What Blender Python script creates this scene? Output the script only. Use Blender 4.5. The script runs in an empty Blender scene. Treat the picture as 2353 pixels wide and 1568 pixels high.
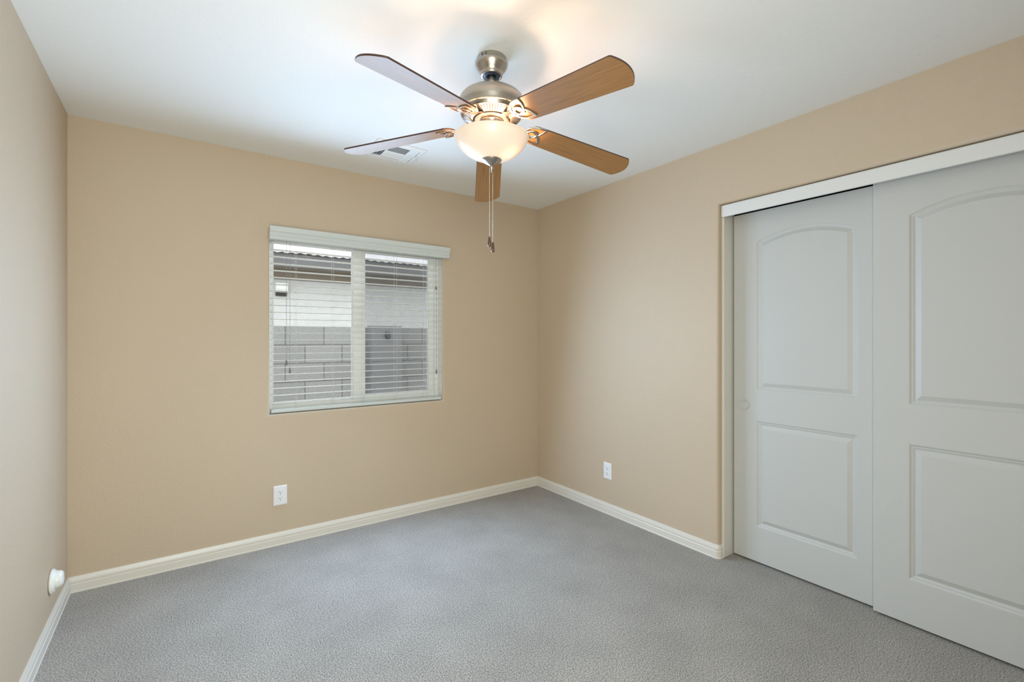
import bpy, bmesh, math, random
from mathutils import Vector, Matrix

random.seed(7)
SC = bpy.context.scene
COL = SC.collection
PI = math.pi

# ------------------------------------------------------------------ camera
W = 3.052            # room width (x from -W to 0), window wall is y = 0
H = 2.44             # ceiling height
REAR = -3.42         # wall behind the camera
CAM = (-2.588, -3.251, 1.298)
cam_data = bpy.data.cameras.new('camera')
cam_data.lens = 16.46
cam_data.sensor_width = 36.0
cam_data.shift_y = -0.00245
cam_data.clip_start = 0.02
cam = bpy.data.objects.new('camera', cam_data)
cam.location = CAM
cam.rotation_euler = (PI / 2, 0, -0.61774)
COL.objects.link(cam)
SC.camera = cam

# ------------------------------------------------------------------ view, world, lights
SC.view_settings.view_transform = 'Standard'
SC.view_settings.look = 'None'
SC.view_settings.gamma = 1.0
SC.view_settings.exposure = -0.04
SC.view_settings.use_curve_mapping = False
SC.cycles.use_denoising = True
SC.cycles.max_bounces = 12
SC.cycles.diffuse_bounces = 8
SC.cycles.sample_clamp_indirect = 8.0

world = bpy.data.worlds.new('world')
SC.world = world
world.use_nodes = True
bg = world.node_tree.nodes['Background']
bg.inputs[0].default_value = (0.95, 0.97, 1.0, 1)
bg.inputs[1].default_value = 4.2


def area(name, loc, rot, sx, sy, power, color, spread=PI):
    d = bpy.data.lights.new(name, 'AREA')
    d.shape = 'RECTANGLE'
    d.size = sx
    d.size_y = sy
    d.energy = power
    d.color = color
    d.spread = spread
    o = bpy.data.objects.new(name, d)
    o.location = loc
    o.rotation_euler = rot
    COL.objects.link(o)
    return o


# daylight arriving through the window
for r_ in range(6):
    for c_ in range(2):
        area('window_daylight', (-1.53 + (c_ - 0.5) * 0.57, -0.115, 0.93 + 0.17 * r_), (-PI / 2 + 0.25, 0, -0.16), 0.55, 0.16, 48.0 / 12,
             (0.50, 0.72, 1.0))
# added lamp above the side yard, brightening the window frame and slats
area('yard_fill', (-1.9, 1.55, 3.6), (math.radians(-36), 0, 0), 4.0, 1.2, 110.0, (0.93, 0.97, 1.0))
# added fill lamp standing in the doorway behind the camera, brightens the room
area('doorway_fill', (-2.53, -3.425, 1.06), (PI / 2 - 0.10, 0, -0.32), 0.80, 1.95, 48.0, (0.93, 1.0, 0.93))

# ------------------------------------------------------------------ materials
MATS = {}


def mat(name, color, rough=0.6, metallic=0.0, bump=None, vary=None, spec=0.5, coat=0.0, coord='Object'):
    m = bpy.data.materials.new(name)
    m.use_nodes = True
    nt = m.node_tree
    b = nt.nodes['Principled BSDF']
    b.inputs['Base Color'].default_value = (*color, 1)
    b.inputs['Roughness'].default_value = rough
    b.inputs['Metallic'].default_value = metallic
    b.inputs['Specular IOR Level'].default_value = spec
    b.inputs['Coat Weight'].default_value = coat
    tc = nt.nodes.new('ShaderNodeTexCoord')
    if bump:
        prev = None
        for (scale, strength, dist, detail) in bump:
            n = nt.nodes.new('ShaderNodeTexNoise')
            n.inputs['Scale'].default_value = scale
            n.inputs['Detail'].default_value = detail
            nt.links.new(tc.outputs[coord], n.inputs['Vector'])
            bp = nt.nodes.new('ShaderNodeBump')
            bp.inputs['Strength'].default_value = strength
            bp.inputs['Distance'].default_value = dist
            nt.links.new(n.outputs['Fac'], bp.inputs['Height'])
            if prev:
                nt.links.new(prev.outputs['Normal'], bp.inputs['Normal'])
            prev = bp
        nt.links.new(prev.outputs['Normal'], b.inputs['Normal'])
    if vary:
        scale, amt, detail = vary
        n = nt.nodes.new('ShaderNodeTexNoise')
        n.inputs['Scale'].default_value = scale
        n.inputs['Detail'].default_value = detail
        nt.links.new(tc.outputs[coord], n.inputs['Vector'])
        r = nt.nodes.new('ShaderNodeValToRGB')
        r.color_ramp.elements[0].position = 0.3
        r.color_ramp.elements[1].position = 0.7
        r.color_ramp.elements[0].color = (*[c * (1 - amt) for c in color], 1)
        r.color_ramp.elements[1].color = (*[min(1, c * (1 + amt)) for c in color], 1)
        nt.links.new(n.outputs['Fac'], r.inputs['Fac'])
        nt.links.new(r.outputs['Color'], b.inputs['Base Color'])
    MATS[name] = m
    return m


M_WALL = mat('wall_paint', (0.565, 0.452, 0.332), 0.55, bump=[(95, 0.25, 0.004, 3.0), (22, 0.10, 0.006, 2.0)], vary=(1.2, 0.015, 1.0))
M_CEIL = mat('ceiling_paint', (0.80, 0.80, 0.785), 0.7, bump=[(60, 0.20, 0.004, 4.0), (14, 0.10, 0.006, 2.0)])
M_TRIM = mat('trim_paint', (0.73, 0.69, 0.625), 0.35, bump=[(8, 0.03, 0.002, 1.0)])
M_DOOR = mat('door_paint', (0.550, 0.550, 0.535), 0.42, bump=[(260, 0.05, 0.001, 2.0)])
M_HEAD = mat('header_paint_and_lit_reveal', (0.74, 0.735, 0.72), 0.35, bump=[(8, 0.03, 0.002, 1.0)])
M_VINYL = mat('white_vinyl', (0.83, 0.84, 0.83), 0.35, bump=[(6, 0.02, 0.002, 1.0)])
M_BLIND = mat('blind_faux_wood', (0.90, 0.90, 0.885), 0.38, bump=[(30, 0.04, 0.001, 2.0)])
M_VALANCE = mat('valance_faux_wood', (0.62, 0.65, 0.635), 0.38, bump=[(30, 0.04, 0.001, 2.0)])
M_CORD = mat('cord', (0.62, 0.62, 0.60), 0.8, bump=[(400, 0.2, 0.001, 2.0)])
M_PULL = mat('pull_cord_braid', (0.30, 0.30, 0.29), 0.8, bump=[(400, 0.2, 0.001, 2.0)])
M_TASSEL = mat('cord_tassel', (0.20, 0.19, 0.18), 0.5, bump=[(60, 0.1, 0.001, 2.0)])
M_PLATE = mat('outlet_plastic', (0.83, 0.83, 0.86), 0.25, bump=[(5, 0.02, 0.001, 1.0)])
M_DARK = mat('dark_slot_and_shadow', (0.02, 0.02, 0.02), 0.7, bump=[(50, 0.1, 0.001, 1.0)])
M_GAP = mat('closet_interior_paint', (0.10, 0.09, 0.08), 0.9, bump=[(50, 0.1, 0.001, 1.0)])
M_FIT = mat('white_plastic', (0.86, 0.86, 0.83), 0.25, bump=[(5, 0.02, 0.001, 1.0)])
M_NICKEL = mat('brushed_nickel', (0.47, 0.425, 0.375), 0.29, 1.0, bump=[(180, 0.06, 0.0006, 2.0)])
M_NICKEL_D = mat('dark_nickel', (0.30, 0.27, 0.25), 0.35, 1.0, bump=[(180, 0.06, 0.0006, 2.0)])
M_RUBBER = mat('canopy_collar_plastic', (0.030, 0.045, 0.075), 0.4, bump=[(50, 0.05, 0.001, 1.0)])
M_EDGE = mat('blade_edge', (0.060, 0.028, 0.020), 0.4, bump=[(40, 0.05, 0.001, 1.0)])
M_FOB = mat('walnut_fob', (0.085, 0.045, 0.030), 0.25, coat=0.4, bump=[(90, 0.05, 0.001, 2.0)])
M_CHAIN = mat('bead_chain', (0.75, 0.72, 0.68), 0.25, 1.0, bump=[(50, 0.02, 0.001, 1.0)])
M_VENT = mat('vent_enamel', (0.80, 0.82, 0.84), 0.4, bump=[(8, 0.02, 0.001, 1.0)])
M_DUCT = mat('duct_interior', (0.12, 0.13, 0.15), 0.8, bump=[(8, 0.05, 0.001, 1.0)])
M_STUCCO = mat('neighbour_stucco', (0.58, 0.58, 0.575), 0.9, bump=[(45, 0.5, 0.01, 4.0)], vary=(10, 0.05, 4.0))
M_SOFFIT = mat('eave_wood', (0.22, 0.18, 0.14), 0.8, bump=[(20, 0.2, 0.01, 2.0)])
M_FASCIA = mat('fascia_paint', (0.085, 0.082, 0.085), 0.7, bump=[(20, 0.1, 0.01, 2.0)])
M_TILE = mat('concrete_roof_tile', (0.42, 0.41, 0.43), 0.85, bump=[(30, 0.4, 0.01, 3.0)], vary=(14, 0.08, 4.0))
M_METERBOX = mat('meter_box_enamel', (0.155, 0.155, 0.165), 0.5, bump=[(200, 0.1, 0.001, 2.0)])
M_METERGLASS = mat('meter_glass', (0.03, 0.035, 0.05), 0.1, bump=[(20, 0.02, 0.001, 1.0)])
M_GRAVEL = mat('yard_gravel', (0.62, 0.59, 0.55), 0.95, bump=[(60, 0.8, 0.02, 3.0)], vary=(40, 0.2, 3.0))
M_EXT = mat('outside_stucco', (0.6, 0.55, 0.48), 0.9, bump=[(45, 0.4, 0.01, 3.0)])


def carpet_material():
    m = bpy.data.materials.new('grey_carpet')
    m.use_nodes = True
    nt = m.node_tree
    b = nt.nodes['Principled BSDF']
    b.inputs['Roughness'].default_value = 0.95
    b.inputs['Specular IOR Level'].default_value = 0.1
    b.inputs['Sheen Weight'].default_value = 0.15
    tc = nt.nodes.new('ShaderNodeTexCoord')

    def noise(scale, detail, rough=0.6):
        n = nt.nodes.new('ShaderNodeTexNoise')
        n.inputs['Scale'].default_value = scale
        n.inputs['Detail'].default_value = detail
        n.inputs['Roughness'].default_value = rough
        nt.links.new(tc.outputs['Object'], n.inputs['Vector'])
        return n
    fine = noise(190, 3.5, 0.7)
    ramp = nt.nodes.new('ShaderNodeValToRGB')
    e = ramp.color_ramp.elements
    e[0].position = 0.38
    e[0].color = (0.140, 0.129, 0.120, 1)
    e[1].position = 0.62
    e[1].color = (0.545, 0.508, 0.463, 1)
    nt.links.new(fine.outputs['Fac'], ramp.inputs['Fac'])
    big = noise(3.2, 5.0)
    r2 = nt.nodes.new('ShaderNodeValToRGB')
    r2.color_ramp.elements[0].position = 0.35
    r2.color_ramp.elements[0].color = (0.90, 0.90, 0.90, 1)
    r2.color_ramp.elements[1].position = 0.65
    r2.color_ramp.elements[1].color = (1.05, 1.05, 1.05, 1)
    nt.links.new(big.outputs['Fac'], r2.inputs['Fac'])
    mx = nt.nodes.new('ShaderNodeMix')
    mx.data_type = 'RGBA'
    mx.blend_type = 'MULTIPLY'
    mx.inputs[0].default_value = 1.0
    nt.links.new(ramp.outputs['Color'], mx.inputs[6])
    nt.links.new(r2.outputs['Color'], mx.inputs[7])
    nt.links.new(mx.outputs[2], b.inputs['Base Color'])
    bp = nt.nodes.new('ShaderNodeBump')
    bp.inputs['Strength'].default_value = 0.45
    bp.inputs['Distance'].default_value = 0.006
    nt.links.new(fine.outputs['Fac'], bp.inputs['Height'])
    nt.links.new(bp.outputs['Normal'], b.inputs['Normal'])
    return m


def wood_material():
    m = bpy.data.materials.new('oak_blade')
    m.use_nodes = True
    nt = m.node_tree
    b = nt.nodes['Principled BSDF']
    b.inputs['Roughness'].default_value = 0.42
    b.inputs['Specular IOR Level'].default_value = 0.5
    b.inputs['Coat Weight'].default_value = 0.06
    b.inputs['Coat Roughness'].default_value = 0.28
    tc = nt.nodes.new('ShaderNodeTexCoord')
    mp = nt.nodes.new('ShaderNodeMapping')
    mp.inputs['Scale'].default_value = (3.0, 60.0, 20.0)
    nt.links.new(tc.outputs['Object'], mp.inputs['Vector'])
    n = nt.nodes.new('ShaderNodeTexNoise')
    n.inputs['Scale'].default_value = 2.2
    n.inputs['Detail'].default_value = 6.0
    n.inputs['Roughness'].default_value = 0.65
    nt.links.new(mp.outputs['Vector'], n.inputs['Vector'])
    r = nt.nodes.new('ShaderNodeValToRGB')
    r.color_ramp.elements[0].position = 0.25
    r.color_ramp.elements[0].color = (0.220, 0.100, 0.027, 1)
    r.color_ramp.elements[1].position = 0.75
    r.color_ramp.elements[1].color = (0.370, 0.180, 0.056, 1)
    nt.links.new(n.outputs['Fac'], r.inputs['Fac'])
    nt.links.new(r.outputs['Color'], b.inputs['Base Color'])
    bp = nt.nodes.new('ShaderNodeBump')
    bp.inputs['Strength'].default_value = 0.08
    bp.inputs['Distance'].default_value = 0.001
    nt.links.new(n.outputs['Fac'], bp.inputs['Height'])
    nt.links.new(bp.outputs['Normal'], b.inputs['Normal'])
    return m


def bowl_material():
    m = bpy.data.materials.new('frosted_bowl_glass')
    m.use_nodes = True
    nt = m.node_tree
    out = nt.nodes['Material Output']
    nt.nodes.remove(nt.nodes['Principled BSDF'])
    tc = nt.nodes.new('ShaderNodeTexCoord')
    n = nt.nodes.new('ShaderNodeTexNoise')
    n.inputs['Scale'].default_value = 9.0
    n.inputs['Detail'].default_value = 2.0
    nt.links.new(tc.outputs['Object'], n.inputs['Vector'])
    r = nt.nodes.new('ShaderNodeValToRGB')
    r.color_ramp.elements[0].color = (0.76, 0.66, 0.56, 1)
    r.color_ramp.elements[1].color = (0.84, 0.75, 0.66, 1)
    nt.links.new(n.outputs['Fac'], r.inputs['Fac'])
    tr = nt.nodes.new('ShaderNodeBsdfTranslucent')
    nt.links.new(r.outputs['Color'], tr.inputs['Color'])
    di = nt.nodes.new('ShaderNodeBsdfDiffuse')
    nt.links.new(r.outputs['Color'], di.inputs['Color'])
    mx = nt.nodes.new('ShaderNodeMixShader')
    mx.inputs[0].default_value = 0.980
    nt.links.new(tr.outputs[0], mx.inputs[1])
    nt.links.new(di.outputs[0], mx.inputs[2])
    gl = nt.nodes.new('ShaderNodeBsdfGlossy')
    gl.inputs['Roughness'].default_value = 0.25
    m2 = nt.nodes.new('ShaderNodeMixShader')
    m2.inputs[0].default_value = 0.05
    nt.links.new(mx.outputs[0], m2.inputs[1])
    nt.links.new(gl.outputs[0], m2.inputs[2])
    nt.links.new(m2.outputs[0], out.inputs['Surface'])
    return m


def glass_material():
    # thin clear pane: mostly straight through, a little mirror reflection
    m = bpy.data.materials.new('window_glass')
    m.use_nodes = True
    nt = m.node_tree
    out = nt.nodes['Material Output']
    nt.nodes.remove(nt.nodes['Principled BSDF'])
    t = nt.nodes.new('ShaderNodeBsdfTransparent')
    t.inputs[0].default_value = (0.94, 0.96, 0.95, 1)
    g = nt.nodes.new('ShaderNodeBsdfGlossy')
    g.inputs['Roughness'].default_value = 0.02
    fr = nt.nodes.new('ShaderNodeFresnel')
    fr.inputs['IOR'].default_value = 1.35
    mx = nt.nodes.new('ShaderNodeMixShader')
    nt.links.new(fr.outputs[0], mx.inputs[0])
    nt.links.new(t.outputs[0], mx.inputs[1])
    nt.links.new(g.outputs[0], mx.inputs[2])
    nt.links.new(mx.outputs[0], out.inputs['Surface'])
    return m


def screen_material():
    m = bpy.data.materials.new('insect_screen_mesh')
    m.use_nodes = True
    nt = m.node_tree
    out = nt.nodes['Material Output']
    nt.nodes.remove(nt.nodes['Principled BSDF'])
    t = nt.nodes.new('ShaderNodeBsdfTransparent')
    d = nt.nodes.new('ShaderNodeBsdfDiffuse')
    d.inputs[0].default_value = (0.20, 0.20, 0.22, 1)
    tc = nt.nodes.new('ShaderNodeTexCoord')
    ck = nt.nodes.new('ShaderNodeTexNoise')
    ck.inputs['Scale'].default_value = 300
    nt.links.new(tc.outputs['Object'], ck.inputs['Vector'])
    mr = nt.nodes.new('ShaderNodeMapRange')
    mr.inputs['To Min'].default_value = 0.16
    mr.inputs['To Max'].default_value = 0.36
    nt.links.new(ck.outputs['Fac'], mr.inputs['Value'])
    mx = nt.nodes.new('ShaderNodeMixShader')
    nt.links.new(mr.outputs[0], mx.inputs[0])
    nt.links.new(t.outputs[0], mx.inputs[1])
    nt.links.new(d.outputs[0], mx.inputs[2])
    nt.links.new(mx.outputs[0], out.inputs['Surface'])
    return m


def block_material():
    m = bpy.data.materials.new('grey_block_wall')
    m.use_nodes = True
    nt = m.node_tree
    b = nt.nodes['Principled BSDF']
    b.inputs['Roughness'].default_value = 0.95
    tc = nt.nodes.new('ShaderNodeTexCoord')
    mp = nt.nodes.new('ShaderNodeMapping')
    mp.inputs['Rotation'].default_value = (PI / 2, 0, 0)
    nt.links.new(tc.outputs['Object'], mp.inputs['Vector'])
    br = nt.nodes.new('ShaderNodeTexBrick')
    br.offset = 0.5
    br.inputs['Scale'].default_value = 1.0
    br.inputs['Brick Width'].default_value = 0.40
    br.inputs['Row Height'].default_value = 0.2035
    br.inputs['Mortar Size'].default_value = 0.0045
    br.inputs['Mortar Smooth'].default_value = 0.1
    br.inputs['Color1'].default_value = (0.165, 0.165, 0.165, 1)
    br.inputs['Color2'].default_value = (0.190, 0.190, 0.187, 1)
    br.inputs['Mortar'].default_value = (0.065, 0.060, 0.065, 1)
    nt.links.new(mp.outputs['Vector'], br.inputs['Vector'])
    n = nt.nodes.new('ShaderNodeTexNoise')
    n.inputs['Scale'].default_value = 60
    n.inputs['Detail'].default_value = 4
    nt.links.new(tc.outputs['Object'], n.inputs['Vector'])
    mr = nt.nodes.new('ShaderNodeMapRange')
    mr.inputs['From Min'].default_value = 0.3
    mr.inputs['From Max'].default_value = 0.7
    mr.inputs['To Min'].default_value = 0.84
    mr.inputs['To Max'].default_value = 1.12
    nt.links.new(n.outputs['Fac'], mr.inputs['Value'])
    mx = nt.nodes.new('ShaderNodeVectorMath')
    mx.operation = 'SCALE'
    nt.links.new(br.outputs['Color'], mx.inputs[0])
    nt.links.new(mr.outputs[0], mx.inputs['Scale'])
    nt.links.new(mx.outputs[0], b.inputs['Base Color'])
    bp = nt.nodes.new('ShaderNodeBump')
    bp.inputs['Strength'].default_value = 0.4
    bp.inputs['Distance'].default_value = 0.01
    nt.links.new(n.outputs['Fac'], bp.inputs['Height'])
    nt.links.new(bp.outputs['Normal'], b.inputs['Normal'])
    return m


M_CARPET = carpet_material()
M_WOOD = wood_material()
M_BOWL = bowl_material()
M_GLASS = glass_material()
M_SCREEN = screen_material()
M_BLOCK = block_material()


# ------------------------------------------------------------------ mesh helpers
def link(name, bm, mats, parent=None, smooth=None, loc=None, bevel=None, normals=True):
    if normals:
        bmesh.ops.recalc_face_normals(bm, faces=bm.faces[:])
    me = bpy.data.meshes.new(name)
    bm.to_mesh(me)
    bm.free()
    if not isinstance(mats, (list, tuple)):
        mats = [mats]
    for m in mats:
        me.materials.append(m)
    o = bpy.data.objects.new(name, me)
    COL.objects.link(o)
    if parent is not None:
        o.parent = parent
    if loc is not None:
        o.location = loc
    if smooth is not None:
        me.shade_smooth()
        if smooth < 179:
            md = o.modifiers.new('edges', 'EDGE_SPLIT')
            md.split_angle = math.radians(smooth)
    if bevel:
        md = o.modifiers.new('bevel', 'BEVEL')
        md.width = bevel
        md.segments = 2
        md.limit_method = 'ANGLE'
        md.angle_limit = math.radians(40)
    return o


def box(bm, x0, x1, y0, y1, z0, z1, mi=0):
    v = [bm.verts.new((x, y, z)) for x in (x0, x1) for y in (y0, y1) for z in (z0, z1)]
    for f in ((0, 1, 3, 2), (4, 6, 7, 5), (0, 4, 5, 1), (2, 3, 7, 6), (0, 2, 6, 4), (1, 5, 7, 3)):
        bm.faces.new([v[i] for i in f]).material_index = mi
    return v


def boxobj(name, dims, m, parent=None, bevel=None):
    bm = bmesh.new()
    box(bm, *dims)
    return link(name, bm, m, parent, bevel=bevel)


def lathe(bm, prof, seg=48, mi=0, cx=0, cy=0, axis='z', close=False):
    rings = []
    for (r, z) in prof:
        if r < 1e-6:
            rings.append([bm.verts.new((cx, cy, z))])
        else:
            rings.append([bm.verts.new((cx + r * math.cos(2 * PI * k / seg), cy + r * math.sin(2 * PI * k / seg), z)) for k in range(seg)])
    for a, b in zip(rings[:-1], rings[1:]):
        for k in range(seg):
            k2 = (k + 1) % seg
            if len(a) == 1 and len(b) == 1:
                continue
            if len(a) == 1:
                f = bm.faces.new((a[0], b[k], b[k2]))
            elif len(b) == 1:
                f = bm.faces.new((a[k], b[0], a[k2]))
            else:
                f = bm.faces.new((a[k], b[k], b[k2], a[k2]))
            f.material_index = mi
    if close:
        for ring in (rings[0], rings[-1]):
            if len(ring) > 2:
                bm.faces.new(ring).material_index = mi
    return rings


def sweep(bm, path, ring, closed=False, mi=0, up=Vector((0, 0, 1))):
    """ring: list of (a, b) offsets; a along the in-plane normal, b along 'up'"""
    n = len(path)
    path = [Vector(p) for p in path]
    loops = []
    for i in range(n):
        if closed:
            t = (path[(i + 1) % n] - path[i - 1]).normalized()
        else:
            t = (path[min(i + 1, n - 1)] - path[max(i - 1, 0)]).normalized()
        s = t.cross(up).normalized()
        u = s.cross(t).normalized()
        loops.append([bm.verts.new(path[i] + s * a + u * b) for a, b in ring])
    m = len(ring)
    for i in range(n if closed else n - 1):
        A, B = loops[i], loops[(i + 1) % n]
        for k in range(m):
            bm.faces.new((A[k], B[k], B[(k + 1) % m], A[(k + 1) % m])).material_index = mi
    if not closed:
        bm.faces.new(loops[0]).material_index = mi
        bm.faces.new(loops[-1][::-1]).material_index = mi


def circ(r, n=8):
    return [(r * math.cos(2 * PI * k / n), r * math.sin(2 * PI * k / n)) for k in range(n)]


def thing(name, label, cat, loc=(0, 0, 0), rz=0, group=None):
    o = bpy.data.objects.new(name, None)
    o.empty_display_size = 0.05
    o.location = loc
    o.rotation_euler = (0, 0, rz)
    COL.objects.link(o)
    tag(o, label, cat, group)
    return o


def tag(o, label=None, cat=None, group=None, kind=None):
    if label:
        o['label'] = label
    if cat:
        o['category'] = cat
    if group:
        o['group'] = group
    if kind:
        o['kind'] = kind
    return o


def struct(o, label, cat):
    return tag(o, label, cat, kind='structure')


def copy_tree(o, parent=None):
    c = o.copy()
    COL.objects.link(c)
    c.parent = parent
    for ch in list(o.children):
        copy_tree(ch, c)
    return c


# ------------------------------------------------------------------ room shell
# window opening in the back wall
OX0, OX1, OZ0, OZ1 = -2.131, -0.932, 0.822, 1.972
WT = 0.155          # wall thickness


def wall_back():
    bm = bmesh.new()
    r = 0.014
    x0, x1 = -W - 0.12, 0.80
    outer = [(x0, 0), (x1, 0), (x1, H), (x0, H)]
    inner0 = [(OX0 - r, OZ0 - r), (OX1 + r, OZ0 - r), (OX1 + r, OZ1 + r), (OX0 - r, OZ1 + r)]
    vo = [bm.verts.new((x, 0, z)) for x, z in outer]
    vi = [bm.verts.new((x, 0, z)) for x, z in inner0]
    for k in range(4):
        k2 = (k + 1) % 4
        bm.faces.new((vo[k], vo[k2], vi[k2], vi[k]))
    prev = vi
    steps = [(r * (1 - math.sin(a)), r * (1 - math.cos(a))) for a in [PI / 2 * i / 6 for i in range(1, 7)]]
    steps.append((0, WT))
    for e, d in steps:
        cur = [bm.verts.new((x, d, z)) for x, z in
               [(OX0 - e, OZ0 - e), (OX1 + e, OZ0 - e), (OX1 + e, OZ1 + e), (OX0 - e, OZ1 + e)]]
        for k in range(4):
            k2 = (k + 1) % 4
            f = bm.faces.new((prev[k], prev[k2], cur[k2], cur[k]))
            f.smooth = d < WT - 0.01
            f.material_index = 0 if d < WT - 0.01 else 2  # flat reveal coloured white in place of window light falling on it
        prev = cur
    vb = [bm.verts.new((x, WT, z)) for x, z in outer]
    for k in range(4):
        k2 = (k + 1) % 4
        f = bm.faces.new((prev[k], prev[k2], vb[k2], vb[k]))
        f.material_index = 1
        bm.faces.new((vo[k], vo[k2], vb[k2], vb[k])).material_index = 1
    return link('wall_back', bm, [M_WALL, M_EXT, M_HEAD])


struct(wall_back(), 'tan textured wall with the window in it', 'wall')

DY0, DY1, DZ = -1.706, -3.215, 2.088     # closet opening in the right wall
RX = 0.034                               # depth of the painted reveal in front of the jamb


def wall_right():
    bm = bmesh.new()
    r = 0.016

    def outline(e):
        return [(DY0 + e, 0.0), (DY0 + e, DZ + e), (DY1 - e, DZ + e), (DY1 - e, 0.0)]
    a = [bm.verts.new((0, y, z)) for y, z in outline(r)]
    c = [bm.verts.new((0, y, z)) for y, z in [(0, 0), (0, H), (REAR, H), (REAR, 0)]]
    bm.faces.new((c[0], a[0], a[1], c[1]))
    bm.faces.new((c[1], a[1], a[2], c[2]))
    bm.faces.new((c[2], a[2], a[3], c[3]))
    prev = a
    steps = [(r * (1 - math.sin(t)), r * (1 - math.cos(t))) for t in [PI / 2 * i / 6 for i in range(1, 7)]]
    steps.append((0, 0.16))
    for e, d in steps:
        cur = [bm.verts.new((d, y, z)) for y, z in outline(e)]
        for k in range(3):
            f = bm.faces.new((prev[k], prev[k + 1], cur[k + 1], cur[k]))
            f.smooth = d < 0.1
        prev = cur
    d = [bm.verts.new((0.16, y, z)) for y, z in [(0, 0), (0, H), (REAR, H), (REAR, 0)]]
    bm.faces.new((d[0], prev[0], prev[1], d[1]))
    bm.faces.new((d[1], prev[1], prev[2], d[2]))
    bm.faces.new((d[2], prev[2], prev[3], d[3]))
    bm.faces.new((c[0], c[1], d[1], d[0]))
    bm.faces.new((c[1], c[2], d[2], d[1]))
    bm.faces.new((c[2], c[3], d[3], d[2]))
    return link('wall_right', bm, M_WALL)


struct(wall_right(), 'tan wall with the closet opening', 'wall')
struct(boxobj('wall_left', (-W - 0.12, -W, REAR, 0.0, 0, H), M_WALL), 'tan wall on the left', 'wall')

# wall behind the camera with the open doorway, and the little hall beyond it
bm = bmesh.new()
box(bm, -W - 0.12, -2.98, REAR - 0.12, REAR, 0, H)
box(bm, -2.08, 0.80, REAR - 0.12, REAR, 0, H)
box(bm, -2.98, -2.08, REAR - 0.12, REAR, 2.05, H)
struct(link('wall_rear', bm, M_WALL), 'tan wall behind the camera with an open doorway', 'wall')
bm = bmesh.new()
box(bm, -3.4, -1.6, -4.72, -4.62, 0, H)
box(bm, -3.5, -3.4, -4.72, REAR - 0.12, 0, H)
box(bm, -1.6, -1.5, -4.72, REAR - 0.12, 0, H)
struct(link('wall_hall', bm, M_WALL), 'tan hall wall behind the camera', 'wall')

bm = bmesh.new()
box(bm, -3.5, 0.92, -4.72, 0.16, -0.20, 0.0)
struct(link('floor', bm, M_CARPET), 'grey cut pile carpet', 'carpet')
bm = bmesh.new()
box(bm, -3.5, 0.92, -4.72, 0.16, H, H + 0.12)
struct(link('ceiling', bm, M_CEIL), 'white lightly textured ceiling', 'ceiling')

# closet interior (dark, closed)
bm = bmesh.new()
box(bm, 0.80, 0.92, REAR - 0.12, WT, 0, H)
struct(link('wall_closet', bm, M_GAP), 'inside of the closet', 'wall')


# ------------------------------------------------------------------ baseboards
PROF = [(0.0, 0.0), (0.0145, 0.0), (0.0145, 0.006), (0.0125, 0.0085), (0.0125, 0.042), (0.0100, 0.0455), (0.0100, 0.049),
        (0.0118, 0.053), (0.0108, 0.062), (0.0075, 0.072), (0.0050, 0.080), (0.0, 0.080)]


def baseboard(name, path, label):
    """path of 2-D points; the room is on the LEFT of the travel direction; ends mitred by explicit points"""
    bm = bmesh.new()
    n = len(path)
    loops = []
    P = [Vector((x, y)) for x, y in path]

    def nrm(a, b):
        t = (b - a).normalized()
        return Vector((-t.y, t.x))
    for i in range(n):
        if i == 0:
            m = nrm(P[0], P[1])
            k = 1.0
        elif i == n - 1:
            m = nrm(P[-2], P[-1])
            k = 1.0
        else:
            m = nrm(P[i - 1], P[i]) + nrm(P[i], P[i + 1])
            m.normalize()
            k = 1.0 / max(0.3, m.dot(nrm(P[i - 1], P[i])))
        loops.append([bm.verts.new((P[i].x + m.x * t * k, P[i].y + m.y * t * k, z)) for t, z in PROF])
    for A, B in zip(loops[:-1], loops[1:]):
        for j in range(len(PROF)):
            j2 = (j + 1) % len(PROF)
            bm.faces.new((A[j], B[j], B[j2], A[j2]))
    bm.faces.new(loops[0])
    bm.faces.new(loops[-1][::-1])
    o = link(name, bm, M_TRIM)
    return struct(o, label, 'baseboard')


# travel so that the room is on the left: left wall going down (towards -y) -> normal +x
baseboard('baseboard_left', [(-W, -0.0146), (-W, REAR)], 'cream moulded baseboard along the left wall')
baseboard('baseboard_back', [(0, 0), (-W, 0)], 'cream moulded baseboard under the window wall')
arc = []
for i in range(7):
    a = PI / 2 * i / 6
    # around the rounded closet corner, centre (0.016, DY0+0.016)
    arc.append((0.016 - 0.016 * math.cos(a), DY0 + 0.016 - 0.016 * math.sin(a)))
baseboard('baseboard_right', [(RX + 0.006, DY0)] + arc[::-1] + [(0, -0.0146)],
          'cream moulded baseboard along the right wall, wrapping round the closet corner')

# ------------------------------------------------------------------ closet jamb, header, doors
struct(boxobj('trim_1', (RX, 0.150, DY0 - 0.016, DY0 - 0.0002, 0.0, DZ), M_TRIM, bevel=0.003),
       'white side jamb board of the closet opening', 'trim')
struct(boxobj('trim_2', (RX, 0.150, DY1, DY1 + 0.016, 0.0, DZ), M_TRIM, bevel=0.003),
       'white far side jamb of the closet opening', 'trim')
bm = bmesh.new()
box(bm, 0.0225, 0.038, DY1 + 0.004, DY0 - 0.003, 2.014, DZ - 0.004)
struct(link('trim_3', bm, M_HEAD, bevel=0.005), 'white header fascia board above the sliding closet doors', 'trim')
boxobj('trim_4', (0.0395, 0.150, DY1 + 0.017, DY0 - 0.017, 2.052, DZ - 0.0005), M_GAP)
struct(bpy.data.objects['trim_4'], 'dark sliding track behind the header board', 'trim')

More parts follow.
